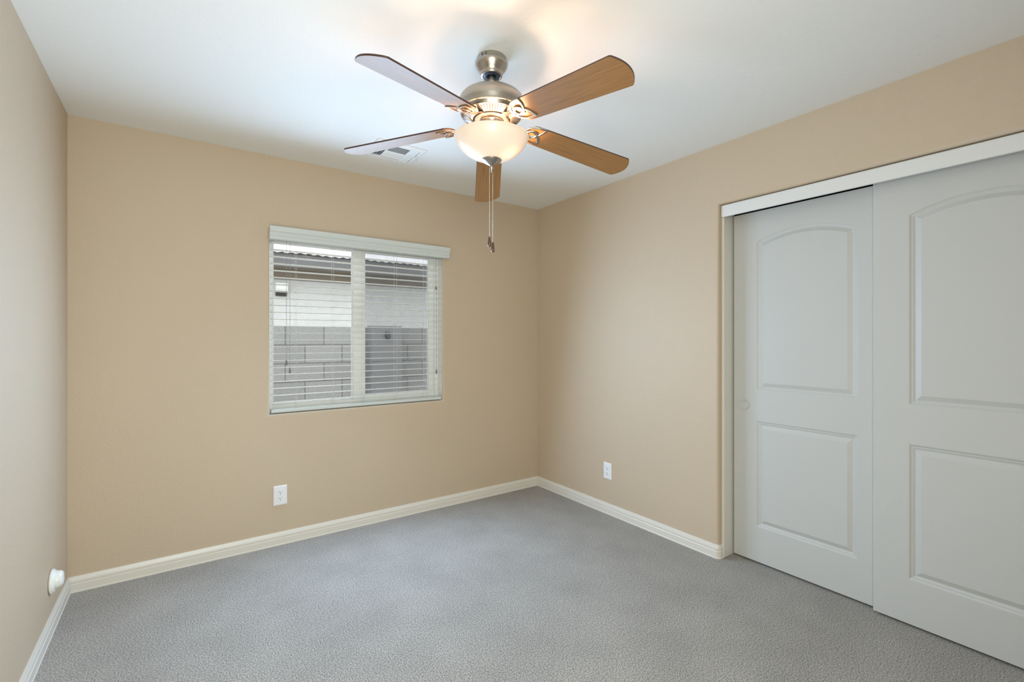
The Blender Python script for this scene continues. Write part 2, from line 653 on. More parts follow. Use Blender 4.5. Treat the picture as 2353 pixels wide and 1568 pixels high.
PANEL_PROF = [(0.0, 0.0), (0.003, 0.0012), (0.0095, 0.0060), (0.0125, 0.0052), (0.0150, 0.0065), (0.0215, 0.0100), (0.0240, 0.0100),
              (0.0430, 0.0008), (0.0450, 0.0)]


def door_mesh(w, h0, h1, thick, panels):
    """door in its own frame: u = 0..w along the door, z height, front face at n = 0 (towards the room), back at n = thick"""
    bm = bmesh.new()

    def V(u, z, n):
        return bm.verts.new((n, -u, z))

    def rect_loop(p, d):
        u0, u1, z0, z1, rise = p
        pts = [(u0 + d, z0 + d), (u1 - d, z0 + d)]
        if rise <= 0:
            pts += [(u1 - d, z1 - d), (u0 + d, z1 - d)]
            return pts
        hw = (u1 - u0) / 2
        R = (hw * hw + rise * rise) / (2 * rise)
        uc = (u0 + u1) / 2
        zc = z1 + rise - R
        r = R - d
        half = hw - d
        a0 = math.asin(half / r)
        N = 28
        for i in range(N + 1):
            a = a0 - 2 * a0 * i / N
            pts.append((uc + r * math.sin(a), zc + r * math.cos(a)))
        return pts
    outer = [V(0, h0, 0), V(w, h0, 0), V(w, h1, 0), V(0, h1, 0)]
    edges = [bm.edges.new((outer[i], outer[(i + 1) % 4])) for i in range(4)]
    all_loops = []
    for p in panels:
        prev = None
        for d, dep in PANEL_PROF:
            cur = [V(u, z, dep) for u, z in rect_loop(p, d)]
            if prev is None:
                all_loops.append(cur)
            else:
                for k in range(len(cur)):
                    k2 = (k + 1) % len(cur)
                    bm.faces.new((prev[k], prev[k2], cur[k2], cur[k]))
            prev = cur
        bm.faces.new(prev)
    for lp in all_loops:
        for k in range(len(lp)):
            e = bm.edges.get((lp[k], lp[(k + 1) % len(lp)]))
            edges.append(e)
    bmesh.ops.triangle_fill(bm, use_beauty=True, use_dissolve=False, edges=edges)
    back = [V(0, h0, thick), V(w, h0, thick), V(w, h1, thick), V(0, h1, thick)]
    bm.faces.new(back)
    for i in range(4):
        bm.faces.new((outer[i], outer[(i + 1) % 4], back[(i + 1) % 4], back[i]))
    return bm


DPAN = [(0.132, 0.628, 0.998, 1.857, 0.055), (0.132, 0.628, 0.213, 0.823, 0.0)]
d1 = link('door_1', door_mesh(0.760, 0.012, 2.031, 0.034, DPAN), M_DOOR)
d1.location = (0.126, DY0 - 0.0265, 0)
struct(d1, 'white two panel sliding closet door with arched top panel, set back behind the other door', 'door')
d2 = link('door_2', door_mesh(0.762, 0.012, 2.043, 0.034, DPAN), M_DOOR)
d2.location = (0.0905, -2.434, 0)
struct(d2, 'white two panel sliding closet door with arched top panel, nearer the camera', 'door')
# round finger pull let into the rear door
bm = bmesh.new()
lathe(bm, [(0.0, 0.0035), (0.020, 0.0035), (0.0225, 0.0005), (0.0245, -0.0016), (0.0275, -0.0016), (0.029, 0.0003), (0.029, 0.004)], 40)
bmesh.ops.rotate(bm, cent=(0, 0, 0), matrix=Matrix.Rotation(PI / 2, 3, 'Y'), verts=bm.verts[:])
fp = link('finger_pull', bm, M_DOOR, d1, smooth=40)
fp.location = (0.0004 - 0.0040, -0.0640, 0.909)
fp['label'] = 'round white recessed finger pull'

# ------------------------------------------------------------------ window (sliding, white vinyl)
win = thing('window_1', 'two pane white vinyl sliding window behind the blinds', 'window', (0, 0, 0))
win['kind'] = 'structure'
GY = 0.095
bm = bmesh.new()
fx0, fx1, fz0, fz1 = OX0, OX1, OZ0, OZ1
box(bm, fx0, fx0 + 0.030, GY - 0.015, WT - 0.002, fz0, fz1)
box(bm, fx1 - 0.030, fx1, GY - 0.015, WT - 0.002, fz0, fz1)
box(bm, fx0 + 0.030, fx1 - 0.030, GY - 0.015, WT - 0.002, fz0, fz0 + 0.035)
box(bm, fx0 + 0.030, fx1 - 0.030, GY - 0.015, WT - 0.002, fz1 - 0.030, fz1)
box(bm, fx0 + 0.030, fx1 - 0.030, GY - 0.004, GY + 0.002, fz0 + 0.035, fz0 + 0.045)
link('window_frame', bm, M_VINYL, win, bevel=0.002)
# fixed sash on the left, sliding sash on the right
SX = -1.587


def sash(name, x0, x1, y0, y1, z0, z1, st_l, st_r, rail):
    bm = bmesh.new()
    box(bm, x0, x0 + st_l, y0, y1, z0, z1)
    box(bm, x1 - st_r, x1, y0, y1, z0, z1)
    box(bm, x0 + st_l, x1 - st_r, y0, y1, z0, z0 + rail)
    box(bm, x0 + st_l, x1 - st_r, y0, y1, z1 - rail, z1)
    s = link(name, bm, M_VINYL, win, bevel=0.002)
    g = bmesh.new()
    ym = (y0 + y1) / 2
    box(g, x0 + st_l, x1 - st_r, ym - 0.003, ym + 0.003, z0 + rail, z1 - rail)
    link('glass_pane', g, M_GLASS, s)
    return s


sash('fixed_sash', fx0 + 0.030, SX + 0.034, GY + 0.026, GY + 0.046, fz0 + 0.036, fz1 - 0.031, 0.012, 0.036, 0.016)
sash('sliding_sash', SX + 0.004, fx1 - 0.031, GY, GY + 0.022, fz0 + 0.046, fz1 - 0.031, 0.082, 0.045, 0.030)
bm = bmesh.new()
box(bm, SX + 0.010, SX + 0.026, GY - 0.012, GY - 0.0005, 1.335, 1.395)
box(bm, SX + 0.014, SX + 0.022, GY - 0.020, GY - 0.0125, 1.345, 1.37)
lt = link('sash_latch', bm, M_VINYL, win, bevel=0.002)
bm = bmesh.new()
box(bm, SX + 0.040, fx1 - 0.040, GY + 0.0500, GY + 0.0506, fz0 + 0.040, fz1 - 0.034)
sc_ = link('insect_screen', bm, M_SCREEN, win)
sc_['label'] = 'dark fine insect screen over the right half'

# ------------------------------------------------------------------ venetian blind
blind = thing('venetian_blind', 'white wide slat venetian blind with moulded valance, slats open, hung in the window', 'blind', (-1.53, 0.035, 0.82))


def bl(name, bm, m, parent=None, **k):
    """geometry given in world coordinates, stored relative to the blind"""
    par = parent or blind
    for v in bm.verts:
        v.co -= Vector(blind.location)
    return link(name, bm, m, par, **k)


# valance: moulded profile swept along x, with short returns
VP = [(-0.003, 1.911), (-0.052, 1.911), (-0.0555, 1.914), (-0.0565, 1.926), (-0.0530, 1.931), (-0.0520, 1.935), (-0.0560, 1.940),
      (-0.0570, 1.947), (-0.0550, 1.950), (-0.0580, 1.955), (-0.0640, 1.962), (-0.0660, 1.972), (-0.0660, 1.988), (-0.0630, 1.9925), (-0.003, 1.9925)]
bm = bmesh.new()
rings = [[bm.verts.new((x, y, z)) for y, z in VP] for x in (-2.1365, -0.902)]
for k in range(len(VP)):
    k2 = (k + 1) % len(VP)
    bm.faces.new((rings[0][k], rings[1][k], rings[1][k2], rings[0][k2]))
bm.faces.new(rings[0])
bm.faces.new(rings[1][::-1])
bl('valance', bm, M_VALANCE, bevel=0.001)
bm = bmesh.new()
box(bm, -2.120, -0.944, 0.006, 0.060, 1.930, 1.968)
bl('headrail', bm, M_BLIND)
bm = bmesh.new()
SY0, SY1 = 0.010, 0.060
bx0, bx1 = -2.1185, -0.943
rp = [(SY0 + 0.003, 0.829), (SY1 - 0.003, 0.829), (SY1, 0.832), (SY1, 0.846), (SY1 - 0.003, 0.849), (SY0 + 0.003, 0.849), (SY0, 0.846), (SY0, 0.832)]
rings = [[bm.verts.new((x, y, z)) for y, z in rp] for x in (bx0, bx1)]
for k in range(8):
    bm.faces.new((rings[0][k], rings[1][k], rings[1][(k + 1) % 8], rings[0][(k + 1) % 8]))
bm.faces.new(rings[0])
bm.faces.new(rings[1][::-1])
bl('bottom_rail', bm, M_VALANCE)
LAD = [-1.972, -1.742, -1.537, -1.300, -1.066]
# one slat, then copies
tilt = math.radians(-1.0)
bm = bmesh.new()
sp = [(-0.0250, 0), (-0.0238, -0.0013), (0.0238, -0.0013), (0.0250, 0), (0.0238, 0.0013), (-0.0238, 0.0013)]
rings = [[bm.verts.new((x, y * math.cos(tilt) - z * math.sin(tilt), y * math.sin(tilt) + z * math.cos(tilt))) for y, z in sp] for x in (-0.5885, 0.5885)]
for k in range(6):
    bm.faces.new((rings[0][k], rings[1][k], rings[1][(k + 1) % 6], rings[0][(k + 1) % 6]))
bm.faces.new(rings[0])
bm.faces.new(rings[1][::-1])
slat0 = link('slat', bm, M_BLIND, blind)
SL_Z0, PITCH, NS = 0.8935, 0.04394, 24
for k in range(NS):
    s = slat0 if k == 0 else slat0.copy()
    if k:
        COL.objects.link(s)
        s.parent = blind
    s.location = (random.uniform(-0.001, 0.001), 0, SL_Z0 + PITCH * k - 0.82)
for lx in LAD:
    bm = bmesh.new()
    for dy in (-0.0265, 0.0265):
        box(bm, lx - 0.0007, lx + 0.0007, 0.035 + dy - 0.0007, 0.035 + dy + 0.0007, 0.850, 1.931)
    for k in range(NS):
        z = SL_Z0 + PITCH * k - 0.0022
        box(bm, lx - 0.0005, lx + 0.0005, 0.035 - 0.0265, 0.035 + 0.0265, z - 0.0004, z + 0.0004)
    # button under the bottom rail
    box(bm, lx - 0.006, lx + 0.006, 0.030, 0.042, 0.826, 0.8285)
    bl('ladder_cord', bm, M_CORD)


def pull(x, ztop, zbot, y=-0.001):
    bm = bmesh.new()
    box(bm, x - 0.0009, x + 0.0009, y - 0.0009, y + 0.0009, zbot, ztop)
    c = bl('pull_cord', bm, M_PULL)
    bm = bmesh.new()
    lathe(bm, [(0.0, zbot + 0.002), (0.0035, zbot), (0.0055, zbot - 0.010), (0.0070, zbot - 0.026), (0.005, zbot - 0.031), (0.0, zbot - 0.031)], 12, cx=x, cy=y)
    bl('tassel', bm, M_TASSEL, c, smooth=40)


pull(-2.034, 1.92, 1.160)
pull(-2.014, 1.92, 1.108)
pull(-0.990, 1.92, 1.700)
pull(-0.985, 1.70, 1.060, 0.002)
blind_parts = blind

# ------------------------------------------------------------------ outlets


def make_outlet(label, loc, rz):
    t = thing('wall_outlet', label, 'outlet', loc, rz, None)
    # faces -y in its own frame
    bm = bmesh.new()
    w, h = 0.0385, 0.0605
    a = [bm.verts.new((x, 0.0, z)) for x, z in [(-w, -h), (w, -h), (w, h), (-w, h)]]
    b_ = [bm.verts.new((x, -0.004, z)) for x, z in [(-w, -h), (w, -h), (w, h), (-w, h)]]
    w2, h2 = w - 0.006, h - 0.006
    c = [bm.verts.new((x, -0.0065, z)) for x, z in [(-w2, -h2), (w2, -h2), (w2, h2), (-w2, h2)]]
    for A, B in ((a, b_), (b_, c)):
        for k in range(4):
            bm.faces.new((A[k], A[(k + 1) % 4], B[(k + 1) % 4], B[k]))
    bm.faces.new(c)
    bm.faces.new(a[::-1])
    link('cover_plate', bm, M_PLATE, t)
    for zc in (0.0200, -0.0200):
        bm = bmesh.new()
        pts = []
        for k in range(32):
            an = 2 * PI * k / 32
            x, z = 0.0172 * math.cos(an), 0.0172 * math.sin(an)
            z = max(-0.0140, min(0.0140, z))
            pts.append((x, z + zc))
        A = [bm.verts.new((x, -0.0064, z)) for x, z in pts]
        B = [bm.verts.new((x, -0.0086, z)) for x, z in pts]
        for k in range(32):
            bm.faces.new((A[k], A[(k + 1) % 32], B[(k + 1) % 32], B[k]))
        bm.faces.new(B)
        s = link('socket', bm, M_PLATE, t)
        bm = bmesh.new()
        box(bm, -0.0073, -0.0052, -0.0090, -0.0084, zc + 0.0005, zc + 0.0085)
        box(bm, 0.0052, 0.0072, -0.0090, -0.0084, zc + 0.0015, zc + 0.0085)
        rr = [bm.verts.new((0.0027 * math.cos(2 * PI * k / 12), -0.0090, zc - 0.0065 + 0.0027 * math.sin(2 * PI * k / 12))) for k in range(12)]
        bm.faces.new(rr)
        link('slots', bm, M_DARK, s)
    bm = bmesh.new()
    lathe(bm, [(0.0, 0.0012), (0.0022, 0.0010), (0.0028, 0.0)], 14)
    bmesh.ops.rotate(bm, cent=(0, 0, 0), matrix=Matrix.Rotation(PI / 2, 3, 'X'), verts=bm.verts[:])
    bmesh.ops.translate(bm, vec=(0, -0.0064, 0), verts=bm.verts[:])
    link('screw', bm, M_CORD, t, smooth=40)
    return t


o1 = make_outlet('white double socket outlet on the wall below the window', (-2.070, -0.0005, 0.311), 0)
o2 = copy_tree(o1)
o2.location = (-0.0005, -0.835, 0.3175)
o2.rotation_euler = (0, 0, -PI / 2)
o2['label'] = 'white double socket outlet on the wall between the corner and the closet'
for o in (o1, o2):
    o['group'] = 'double wall outlets'

# ------------------------------------------------------------------ round fitting on the left wall
fit = thing('wall_fitting', 'round white domed plastic fitting low on the left wall near the corner', 'wall fitting', (-W, -0.388, 0.224))


def rot_to_x(bm):
    bmesh.ops.rotate(bm, cent=(0, 0, 0), matrix=Matrix.Rotation(PI / 2, 3, 'Y'), verts=bm.verts[:])


bm = bmesh.new()
lathe(bm, [(0.0, 0.0005), (0.048, 0.0005), (0.0525, 0.004), (0.0530, 0.008), (0.0515, 0.0115), (0.0475, 0.0125), (0.0465, 0.0165), (0.0440, 0.0180), (0.0, 0.0180)], 48)
rot_to_x(bm)
link('base_plate', bm, M_FIT, fit, smooth=50)
bm = bmesh.new()
lathe(bm, [(0.036, 0.0175), (0.0365, 0.024), (0.0350, 0.032), (0.0310, 0.0385), (0.024, 0.0420), (0.012, 0.0435), (0.0, 0.0438)], 40)
rot_to_x(bm)
bmesh.ops.translate(bm, vec=(0, 0.004, 0.004), verts=bm.verts[:])
link('dome', bm, M_FIT, fit, smooth=60)

# ------------------------------------------------------------------ ceiling register
vent = thing('ceiling_vent', 'white square metal air register on the ceiling behind the fan', 'vent', (-1.513, -0.508, H))
VX, VY = 0.152, 0.130
bm = bmesh.new()
ix, iy = 0.118, 0.098
z0, z1, z2 = -0.0005, -0.004, -0.012
L0 = [bm.verts.new((x, y, z0)) for x, y in [(-VX, -VY), (VX, -VY), (VX, VY), (-VX, VY)]]
L1 = [bm.verts.new((x, y, z1)) for x, y in [(-VX, -VY), (VX, -VY), (VX, VY), (-VX, VY)]]
e = 0.006
L2 = [bm.verts.new((x, y, z2)) for x, y in [(-VX + 0.014, -VY + 0.014), (VX - 0.014, -VY + 0.014), (VX - 0.014, VY - 0.014), (-VX + 0.014, VY - 0.014)]]
L3 = [bm.verts.new((x, y, z2)) for x, y in [(-ix, -iy), (ix, -iy), (ix, iy), (-ix, iy)]]
L4 = [bm.verts.new((x, y, z0)) for x, y in [(-ix, -iy), (ix, -iy), (ix, iy), (-ix, iy)]]
for A, B in ((L0, L1), (L1, L2), (L2, L3), (L3, L4)):
    for k in range(4):
        bm.faces.new((A[k], A[(k + 1) % 4], B[(k + 1) % 4], B[k]))
# bars dividing the three blade banks
box(bm, -0.066, -0.058, -iy, iy, z2, z2 + 0.006)
box(bm, 0.058, 0.066, -iy, iy, z2, z2 + 0.006)
box(bm, 0.066, ix, -0.004, 0.004, z2, z2 + 0.006)
link('frame', bm, M_VENT, vent)
bm = bmesh.new()
box(bm, -ix, ix, -iy, iy, -0.0012, -0.0006)
link('duct_opening', bm, M_DUCT, vent)


def blade_strip(bm, p0, p1, normal, w, ang):
    """thin strip from p0 to p1 tipped by ang, hanging in the register"""
    p0, p1, n = Vector(p0), Vector(p1), Vector(normal)
    d = n * math.cos(ang) * w + Vector((0, 0, math.sin(ang) * w))
    t = Vector((0, 0, 0.0007))
    vs = [bm.verts.new(p) for p in (p0, p1, p1 + d, p0 + d, p0 + t, p1 + t, p1 + d + t, p0 + d + t)]
    for f in ((0, 1, 2, 3), (4, 5, 6, 7), (0, 1, 5, 4), (1, 2, 6, 5), (2, 3, 7, 6), (3, 0, 4, 7)):
        bm.faces.new([vs[i] for i in f])


bm = bmesh.new()
for k in range(12):
    y = -0.092 + 0.0155 * k
    s = -1 if k < 6 else 1
    if s < 0:
        blade_strip(bm, (-0.058, y, z2), (0.058, y, z2), (0, 1, 0), 0.0125, 0.75)
    else:
        blade_strip(bm, (-0.058, y + 0.010, z2), (0.058, y + 0.010, z2), (0, -1, 0), 0.0125, 0.75)
link('centre_blades', bm, M_VENT, vent)
bm = bmesh.new()
for k in range(3):
    x = -0.114 + 0.0165 * k
    blade_strip(bm, (x, -iy, z2), (x, iy, z2), (1, 0, 0), 0.0085, 0.7)
link('side_blades', bm, M_VENT, vent)
bm = bmesh.new()
for k in range(3):
    x = 0.114 - 0.0165 * k
    blade_strip(bm, (x, -iy, z2), (x, -0.004, z2), (-1, 0, 0), 0.0135, 0.45)
    blade_strip(bm, (x, 0.004, z2), (x, iy, z2), (-1, 0, 0), 0.0135, 0.45)
link('side_blades', bm, M_VENT, vent)
bm = bmesh.new()
box(bm, 0.1215, 0.1235, -0.052, -0.012, z2 - 0.0015, z2 - 0.0002)
sweep(bm, [(0.1225, -0.030, z2 - 0.001), (0.1235, -0.030, z2 - 0.012), (0.125, -0.032, z2 - 0.022)], circ(0.0012, 6), up=Vector((1, 0, 0)))
lathe(bm, [(0.0, z2 - 0.021), (0.003, z2 - 0.023), (0.0035, z2 - 0.027), (0.0, z2 - 0.030)], 10, cx=0.1252, cy=-0.032)
link('damper_lever', bm, M_CORD, vent)

# ------------------------------------------------------------------ ceiling fan
FX, FY = -1.550, -1.646
fan = thing('ceiling_fan', 'brushed nickel ceiling fan with five oak blades and a glowing frosted bowl light', 'ceiling fan', (FX, FY, H))


def fz(z):
    return z - H


def flathe(name, prof, m, seg=64, smooth=35, parent=None, close=False):
    bm = bmesh.new()
    lathe(bm, [(r, fz(z)) for r, z in prof], seg, close=close)
    return link(name, bm, m, parent or fan, smooth=smooth)


flathe('canopy', [(0.0, 2.4395), (0.0590, 2.4395), (0.0605, 2.437), (0.0612, 2.4245), (0.0645, 2.4225), (0.0668, 2.4190), (0.0670, 2.4130), (0.0645, 2.4050),
                  (0.0590, 2.3960), (0.0530, 2.3880), (0.0480, 2.3820), (0.0450, 2.3765), (0.0448, 2.3710), (0.0425, 2.3668), (0.0375, 2.3655),
                  (0.0355, 2.3675), (0.0350, 2.3740)], M_NICKEL)
flathe('canopy_collar', [(0.0352, 2.3735), (0.0350, 2.3675), (0.0300, 2.3645), (0.0205, 2.3650), (0.0180, 2.3700), (0.0175, 2.3820), (0.0, 2.3840)], M_RUBBER)
bm = bmesh.new()
for a in (PI + 0.35, PI + 0.62):
    c = Vector((0.0615 * math.cos(a), 0.0615 * math.sin(a), 0))
    lathe(bm, [(0.0, fz(2.434)), (0.0035, fz(2.434)), (0.0035, fz(2.427)), (0.0, fz(2.427))], 10, cx=c.x, cy=c.y)
link('canopy_screw', bm, M_NICKEL_D, fan)
flathe('downrod', [(0.0115, 2.3838), (0.0115, 2.306)], M_NICKEL, 24)
flathe('motor_housing', [(0.0118, 2.317), (0.022, 2.316), (0.030, 2.313), (0.058, 2.3095), (0.078, 2.305), (0.096, 2.2970), (0.103, 2.2930), (0.1065, 2.2925), (0.118, 2.285),
                         (0.128, 2.274), (0.1335, 2.262), (0.1345, 2.249), (0.1325, 2.238), (0.1290, 2.226), (0.1285, 2.2225), (0.1305, 2.2205), (0.1300, 2.2170),
                         (0.1265, 2.2150), (0.1240, 2.2090), (0.1225, 2.2030), (0.1200, 2.2005), (0.0780, 2.1900), (0.0755, 2.1900), (0.0740, 2.1960),
                         (0.0720, 2.2000), (0.0, 2.2005)], M_NICKEL, 96)
# radial cooling slots on the underside of the housing
bm = bmesh.new()
NSL = 60
for k in range(NSL):
    if k % 12 in (0, 11):
        continue
    a = 2 * PI * k / NSL + math.radians(-156.6)
    e1 = Vector((math.cos(a), math.sin(a), 0))
    n1 = Vector((-math.sin(a), math.cos(a), 0))
    ra, rb = 0.0850, 0.1160
    za, zb = fz(2.1900 + 0.0105 * (ra - 0.078) / 0.042), fz(2.1900 + 0.0105 * (rb - 0.078) / 0.042)
    hw = 0.0022
    vs = []
    for (r, z, s) in ((ra, za, -1), (ra, za, 1), (rb, zb, 1), (rb, zb, -1)):
        p = e1 * r + n1 * s * hw * (0.8 if r == ra else 1.15)
        vs.append((p.x, p.y, z))
    lo = [bm.verts.new((x, y, z - 0.0006)) for x, y, z in vs]
    up = [bm.verts.new((x, y, z + 0.002)) for x, y, z in vs]
    bm.faces.new(lo)
    for i in range(4):
        bm.faces.new((lo[i], lo[(i + 1) % 4], up[(i + 1) % 4], up[i]))
link('cooling_slots', bm, M_DARK, fan)
flathe('flywheel', [(0.070, 2.199), (0.070, 2.187), (0.066, 2.183), (0.050, 2.183), (0.0, 2.183)], M_NICKEL_D, 48)
bm = bmesh.new()
lathe(bm, [(0.047, fz(2.1825)), (0.049, fz(2.178)), (0.046, fz(2.172)), (0.046, fz(2.150)), (0.048, fz(2.146)), (0.030, fz(2.140)), (0.012, fz(2.1395)), (0.012, fz(2.02))], 48)
link('light_fitter', bm, M_NICKEL, fan, smooth=35)

# glass bowl (real wall thickness)
BOWL = [(0.1490, 2.1190), (0.1520, 2.1180), (0.1530, 2.1150), (0.1515, 2.1120), (0.1475, 2.1080), (0.1462, 2.1045), (0.1440, 2.0980), (0.1360, 2.0850), (0.1240, 2.0710), (0.1080, 2.0570),
        (0.0880, 2.0440), (0.0660, 2.0340), (0.0420, 2.0270), (0.0200, 2.0240), (0.0120, 2.0236)]
bm = bmesh.new()
lathe(bm, [(r, fz(z)) for r, z in BOWL], 96)
bowl = link('light_bowl', bm, M_BOWL, fan, smooth=179)
bowl['label'] = 'frosted glass bowl shade, lit from inside'
flathe('finial', [(0.0405, 2.0285), (0.0415, 2.0255), (0.0390, 2.0215), (0.0330, 2.0170), (0.0240, 2.0115), (0.0150, 2.0065), (0.0095, 2.0035), (0.0060, 2.0025),
                  (0.0065, 1.9990), (0.0100, 1.9965), (0.0100, 1.9930), (0.0060, 1.9870), (0.0040, 1.9820), (0.0045, 1.9790), (0.0030, 1.9760), (0.0, 1.9750)], M_NICKEL, 40)

# blades: angle (deg), tip rise, extra pitch
BL = [(-156.5, 0.014, 0.0), (-84.1, 0.018, -3.2), (-11.9, -0.010, 2.2), (59.2, -0.046, 0.9), (130.3, 0.024, 0.6)]
ROOT_R, TIP_R = 0.172, 0.668
ROOT_Z = 2.163


def blade_outline():
    hw0, hw1 = 0.0565, 0.0680
    pts = []
    # root end (rounded)
    for i in range(9):
        a = PI / 2 + PI * i / 8
        pts.append((ROOT_R + 0.016 + 0.030 * math.cos(a), hw0 * math.sin(a) * (1 if abs(math.sin(a)) > 0.99 else 0.985)))
    pts += [(0.30, -0.0600), (0.45, -0.0635), (0.632, -hw1)]
    for i in range(1, 6):
        a = -PI / 2 + 0.907 * i / 5
        pts.append((0.632 + 0.014 * math.cos(a), -hw1 + 0.014 + 0.014 * math.sin(a)))
    for i in range(1, 14):
        v = -0.0626 + 0.1252 * i / 14
        pts.append((0.6430 + 0.0250 * (1 - (v / 0.0626) ** 2), v))
    for i in range(5, 0, -1):
        a = PI / 2 - 0.907 * i / 5
        pts.append((0.632 + 0.014 * math.cos(a), hw1 - 0.014 + 0.014 * math.sin(a)))
    pts += [(0.632, hw1), (0.45, 0.0635), (0.30, 0.0600)]
    return pts


def make_blade():
    bm = bmesh.new()
    pts = blade_outline()
    lo = [bm.verts.new((u, v, -0.003)) for u, v in pts]
    hi = [bm.verts.new((u, v, 0.003)) for u, v in pts]
    bm.faces.new(lo)
    f = bm.faces.new(hi)
    f.material_index = 1
    n = len(pts)
    for i in range(n):
        f = bm.faces.new((lo[i], lo[(i + 1) % n], hi[(i + 1) % n], hi[i]))
        f.material_index = 1
    return link('blade', bm, [M_WOOD, M_EDGE], fan)


def spline(pts, n=5):
    """open Catmull-Rom through 2-D points"""
    P = [Vector((x, y)) for x, y in pts]
    P = [P[0] * 2 - P[1]] + P + [P[-1] * 2 - P[-2]]
    out = []
    for i in range(1, len(P) - 2):
        for k in range(n):
            t = k / n
            out.append(0.5 * ((2 * P[i]) + (P[i + 1] - P[i - 1]) * t + (2 * P[i - 1] - 5 * P[i] + 4 * P[i + 1] - P[i + 2]) * t * t
                              + (3 * P[i] - P[i - 1] - 3 * P[i + 1] + P[i + 2]) * t ** 3))
    out.append(P[-2])
    return out


IR = [(-0.0040, -0.0008), (-0.0028, -0.0022), (0.0028, -0.0022), (0.0040, -0.0008), (0.0040, 0.0024), (-0.0040, 0.0024)]


def make_iron():
    """blade bracket in the blade's frame: arm from the hub, ring and two leaf loops screwed under the blade"""
    bm = bmesh.new()
    zb_ = -0.0056
    # arm (tapered bar rising to the flywheel)
    secs = [(0.052, 0.0, 0.018, 0.011), (0.075, 0.0, 0.016, 0.010), (0.100, -0.001, 0.008, 0.009), (0.125, -0.002, zb_ + 0.002, 0.009), (0.150, -0.002, zb_, 0.0085)]
    rings = []
    for (u, v, z, hw) in secs:
        rings.append([bm.verts.new(p) for p in ((u, v - hw, z - 0.003), (u, v + hw, z - 0.003), (u, v + hw, z + 0.003), (u, v - hw, z + 0.003))])
    for A, B in zip(rings[:-1], rings[1:]):
        for k in range(4):
            bm.faces.new((A[k], A[(k + 1) % 4], B[(k + 1) % 4], B[k]))
    bm.faces.new(rings[0])
    bm.faces.new(rings[-1][::-1])
    ring = [(0.180 + 0.0205 * math.cos(2 * PI * k / 32), -0.009 + 0.0205 * math.sin(2 * PI * k / 32), zb_ - 0.0016) for k in range(32)]
    sweep(bm, ring, IR, closed=True)
    la = spline([(0.142, 0.000), (0.152, -0.030), (0.172, -0.050), (0.196, -0.0585), (0.221, -0.0585)]) + \
        spline([(0.221, -0.0585), (0.2165, -0.035), (0.205, -0.012), (0.182, 0.004), (0.150, 0.008)])[1:]
    lb = spline([(0.142, -0.004), (0.152, 0.018), (0.172, 0.033), (0.197, 0.0395), (0.226, 0.0385)]) + \
        spline([(0.226, 0.0385), (0.2165, 0.012), (0.203, -0.008), (0.178, -0.024), (0.150, -0.012)])[1:]
    sweep(bm, [(p.x, p.y, zb_) for p in la], IR, closed=True)
    sweep(bm, [(p.x, p.y, zb_ - 0.0007) for p in lb], IR, closed=True)
    return link('blade_bracket', bm, M_NICKEL, fan, smooth=35)


blade0 = make_blade()
iron0 = make_iron()
for i, (ang, dz, dp) in enumerate(BL):
    b_ = blade0 if i == 0 else blade0.copy()
    ir = iron0 if i == 0 else iron0.copy()
    if i:
        for o in (b_, ir):
            COL.objects.link(o)
            o.parent = fan
    tipz = 2.100 + dz
    droop = math.atan2(ROOT_Z - tipz, 0.635 - 0.172)
    pitch = math.radians(-12.8 + dp)
    # pivot at the root end of the blade
    R = Matrix.Rotation(math.radians(ang), 4, 'Z')
    piv = Matrix.Translation(Vector((ROOT_R, 0, ROOT_Z - H)))
    M = R @ piv @ Matrix.Rotation(droop, 4, 'Y') @ Matrix.Rotation(pitch, 4, 'X') @ Matrix.Translation(Vector((-ROOT_R, 0, 0)))
    b_.matrix_local = M
    ir.matrix_local = M


def chain(px, py, ztop, zbot, fob_len):
    bm = bmesh.new()
    n = int((ztop - zbot) / 0.0036)
    for k in range(n):
        z = ztop - (k + 0.5) * (ztop - zbot) / n
        lathe(bm, [(0, fz(z + 0.0014)), (0.0012, fz(z + 0.0008)), (0.0012, fz(z - 0.0008)), (0, fz(z - 0.0014))], 6, cx=px, cy=py)
    box(bm, px - 0.0003, px + 0.0003, py - 0.0003, py + 0.0003, fz(zbot), fz(ztop))
    c = link('pull_chain', bm, M_CHAIN, fan, smooth=179)
    bm = bmesh.new()
    z = zbot
    lathe(bm, [(0, fz(z)), (0.0038, fz(z)), (0.0050, fz(z - 0.008)), (0.0068, fz(z - 0.022)), (0.0074, fz(z - 0.031)), (0.0066, fz(z - 0.037)), (0.0040, fz(z - 0.0405)), (0, fz(z - 0.0415))], 20, cx=px, cy=py)
    f = link('fob', bm, M_FOB, c, smooth=60)
    f['label'] = 'dark walnut teardrop fob'


RV = Vector((0.815, -0.579))     # direction running left to right as seen from the doorway
chain(RV.x * -0.0085, RV.y * -0.0085, 2.004, 1.713, 0.04)
chain(RV.x * 0.0055, RV.y * 0.0055, 1.976, 1.690, 0.04)

# the two lamps inside the bowl
for (s, e) in ((0.055, 5.6), (-0.055, 2.2)):
    d = bpy.data.lights.new('bulb', 'POINT')
    d.energy = e
    d.color = (1.0, 0.66, 0.44)
    d.shadow_soft_size = 0.022
    o = bpy.data.objects.new('bulb', d)
    o.location = (FX + RV.x * s - 0.01, FY + RV.y * s - 0.02, 2.073)
    COL.objects.link(o)

# ------------------------------------------------------------------ outside: side yard, block wall, neighbouring house
GZ = -0.40
bm = bmesh.new()
box(bm, -9, 9, WT, 12, GZ - 0.1, GZ)
struct(link('ground', bm, M_GRAVEL), 'gravel side yard outside the window', 'ground')

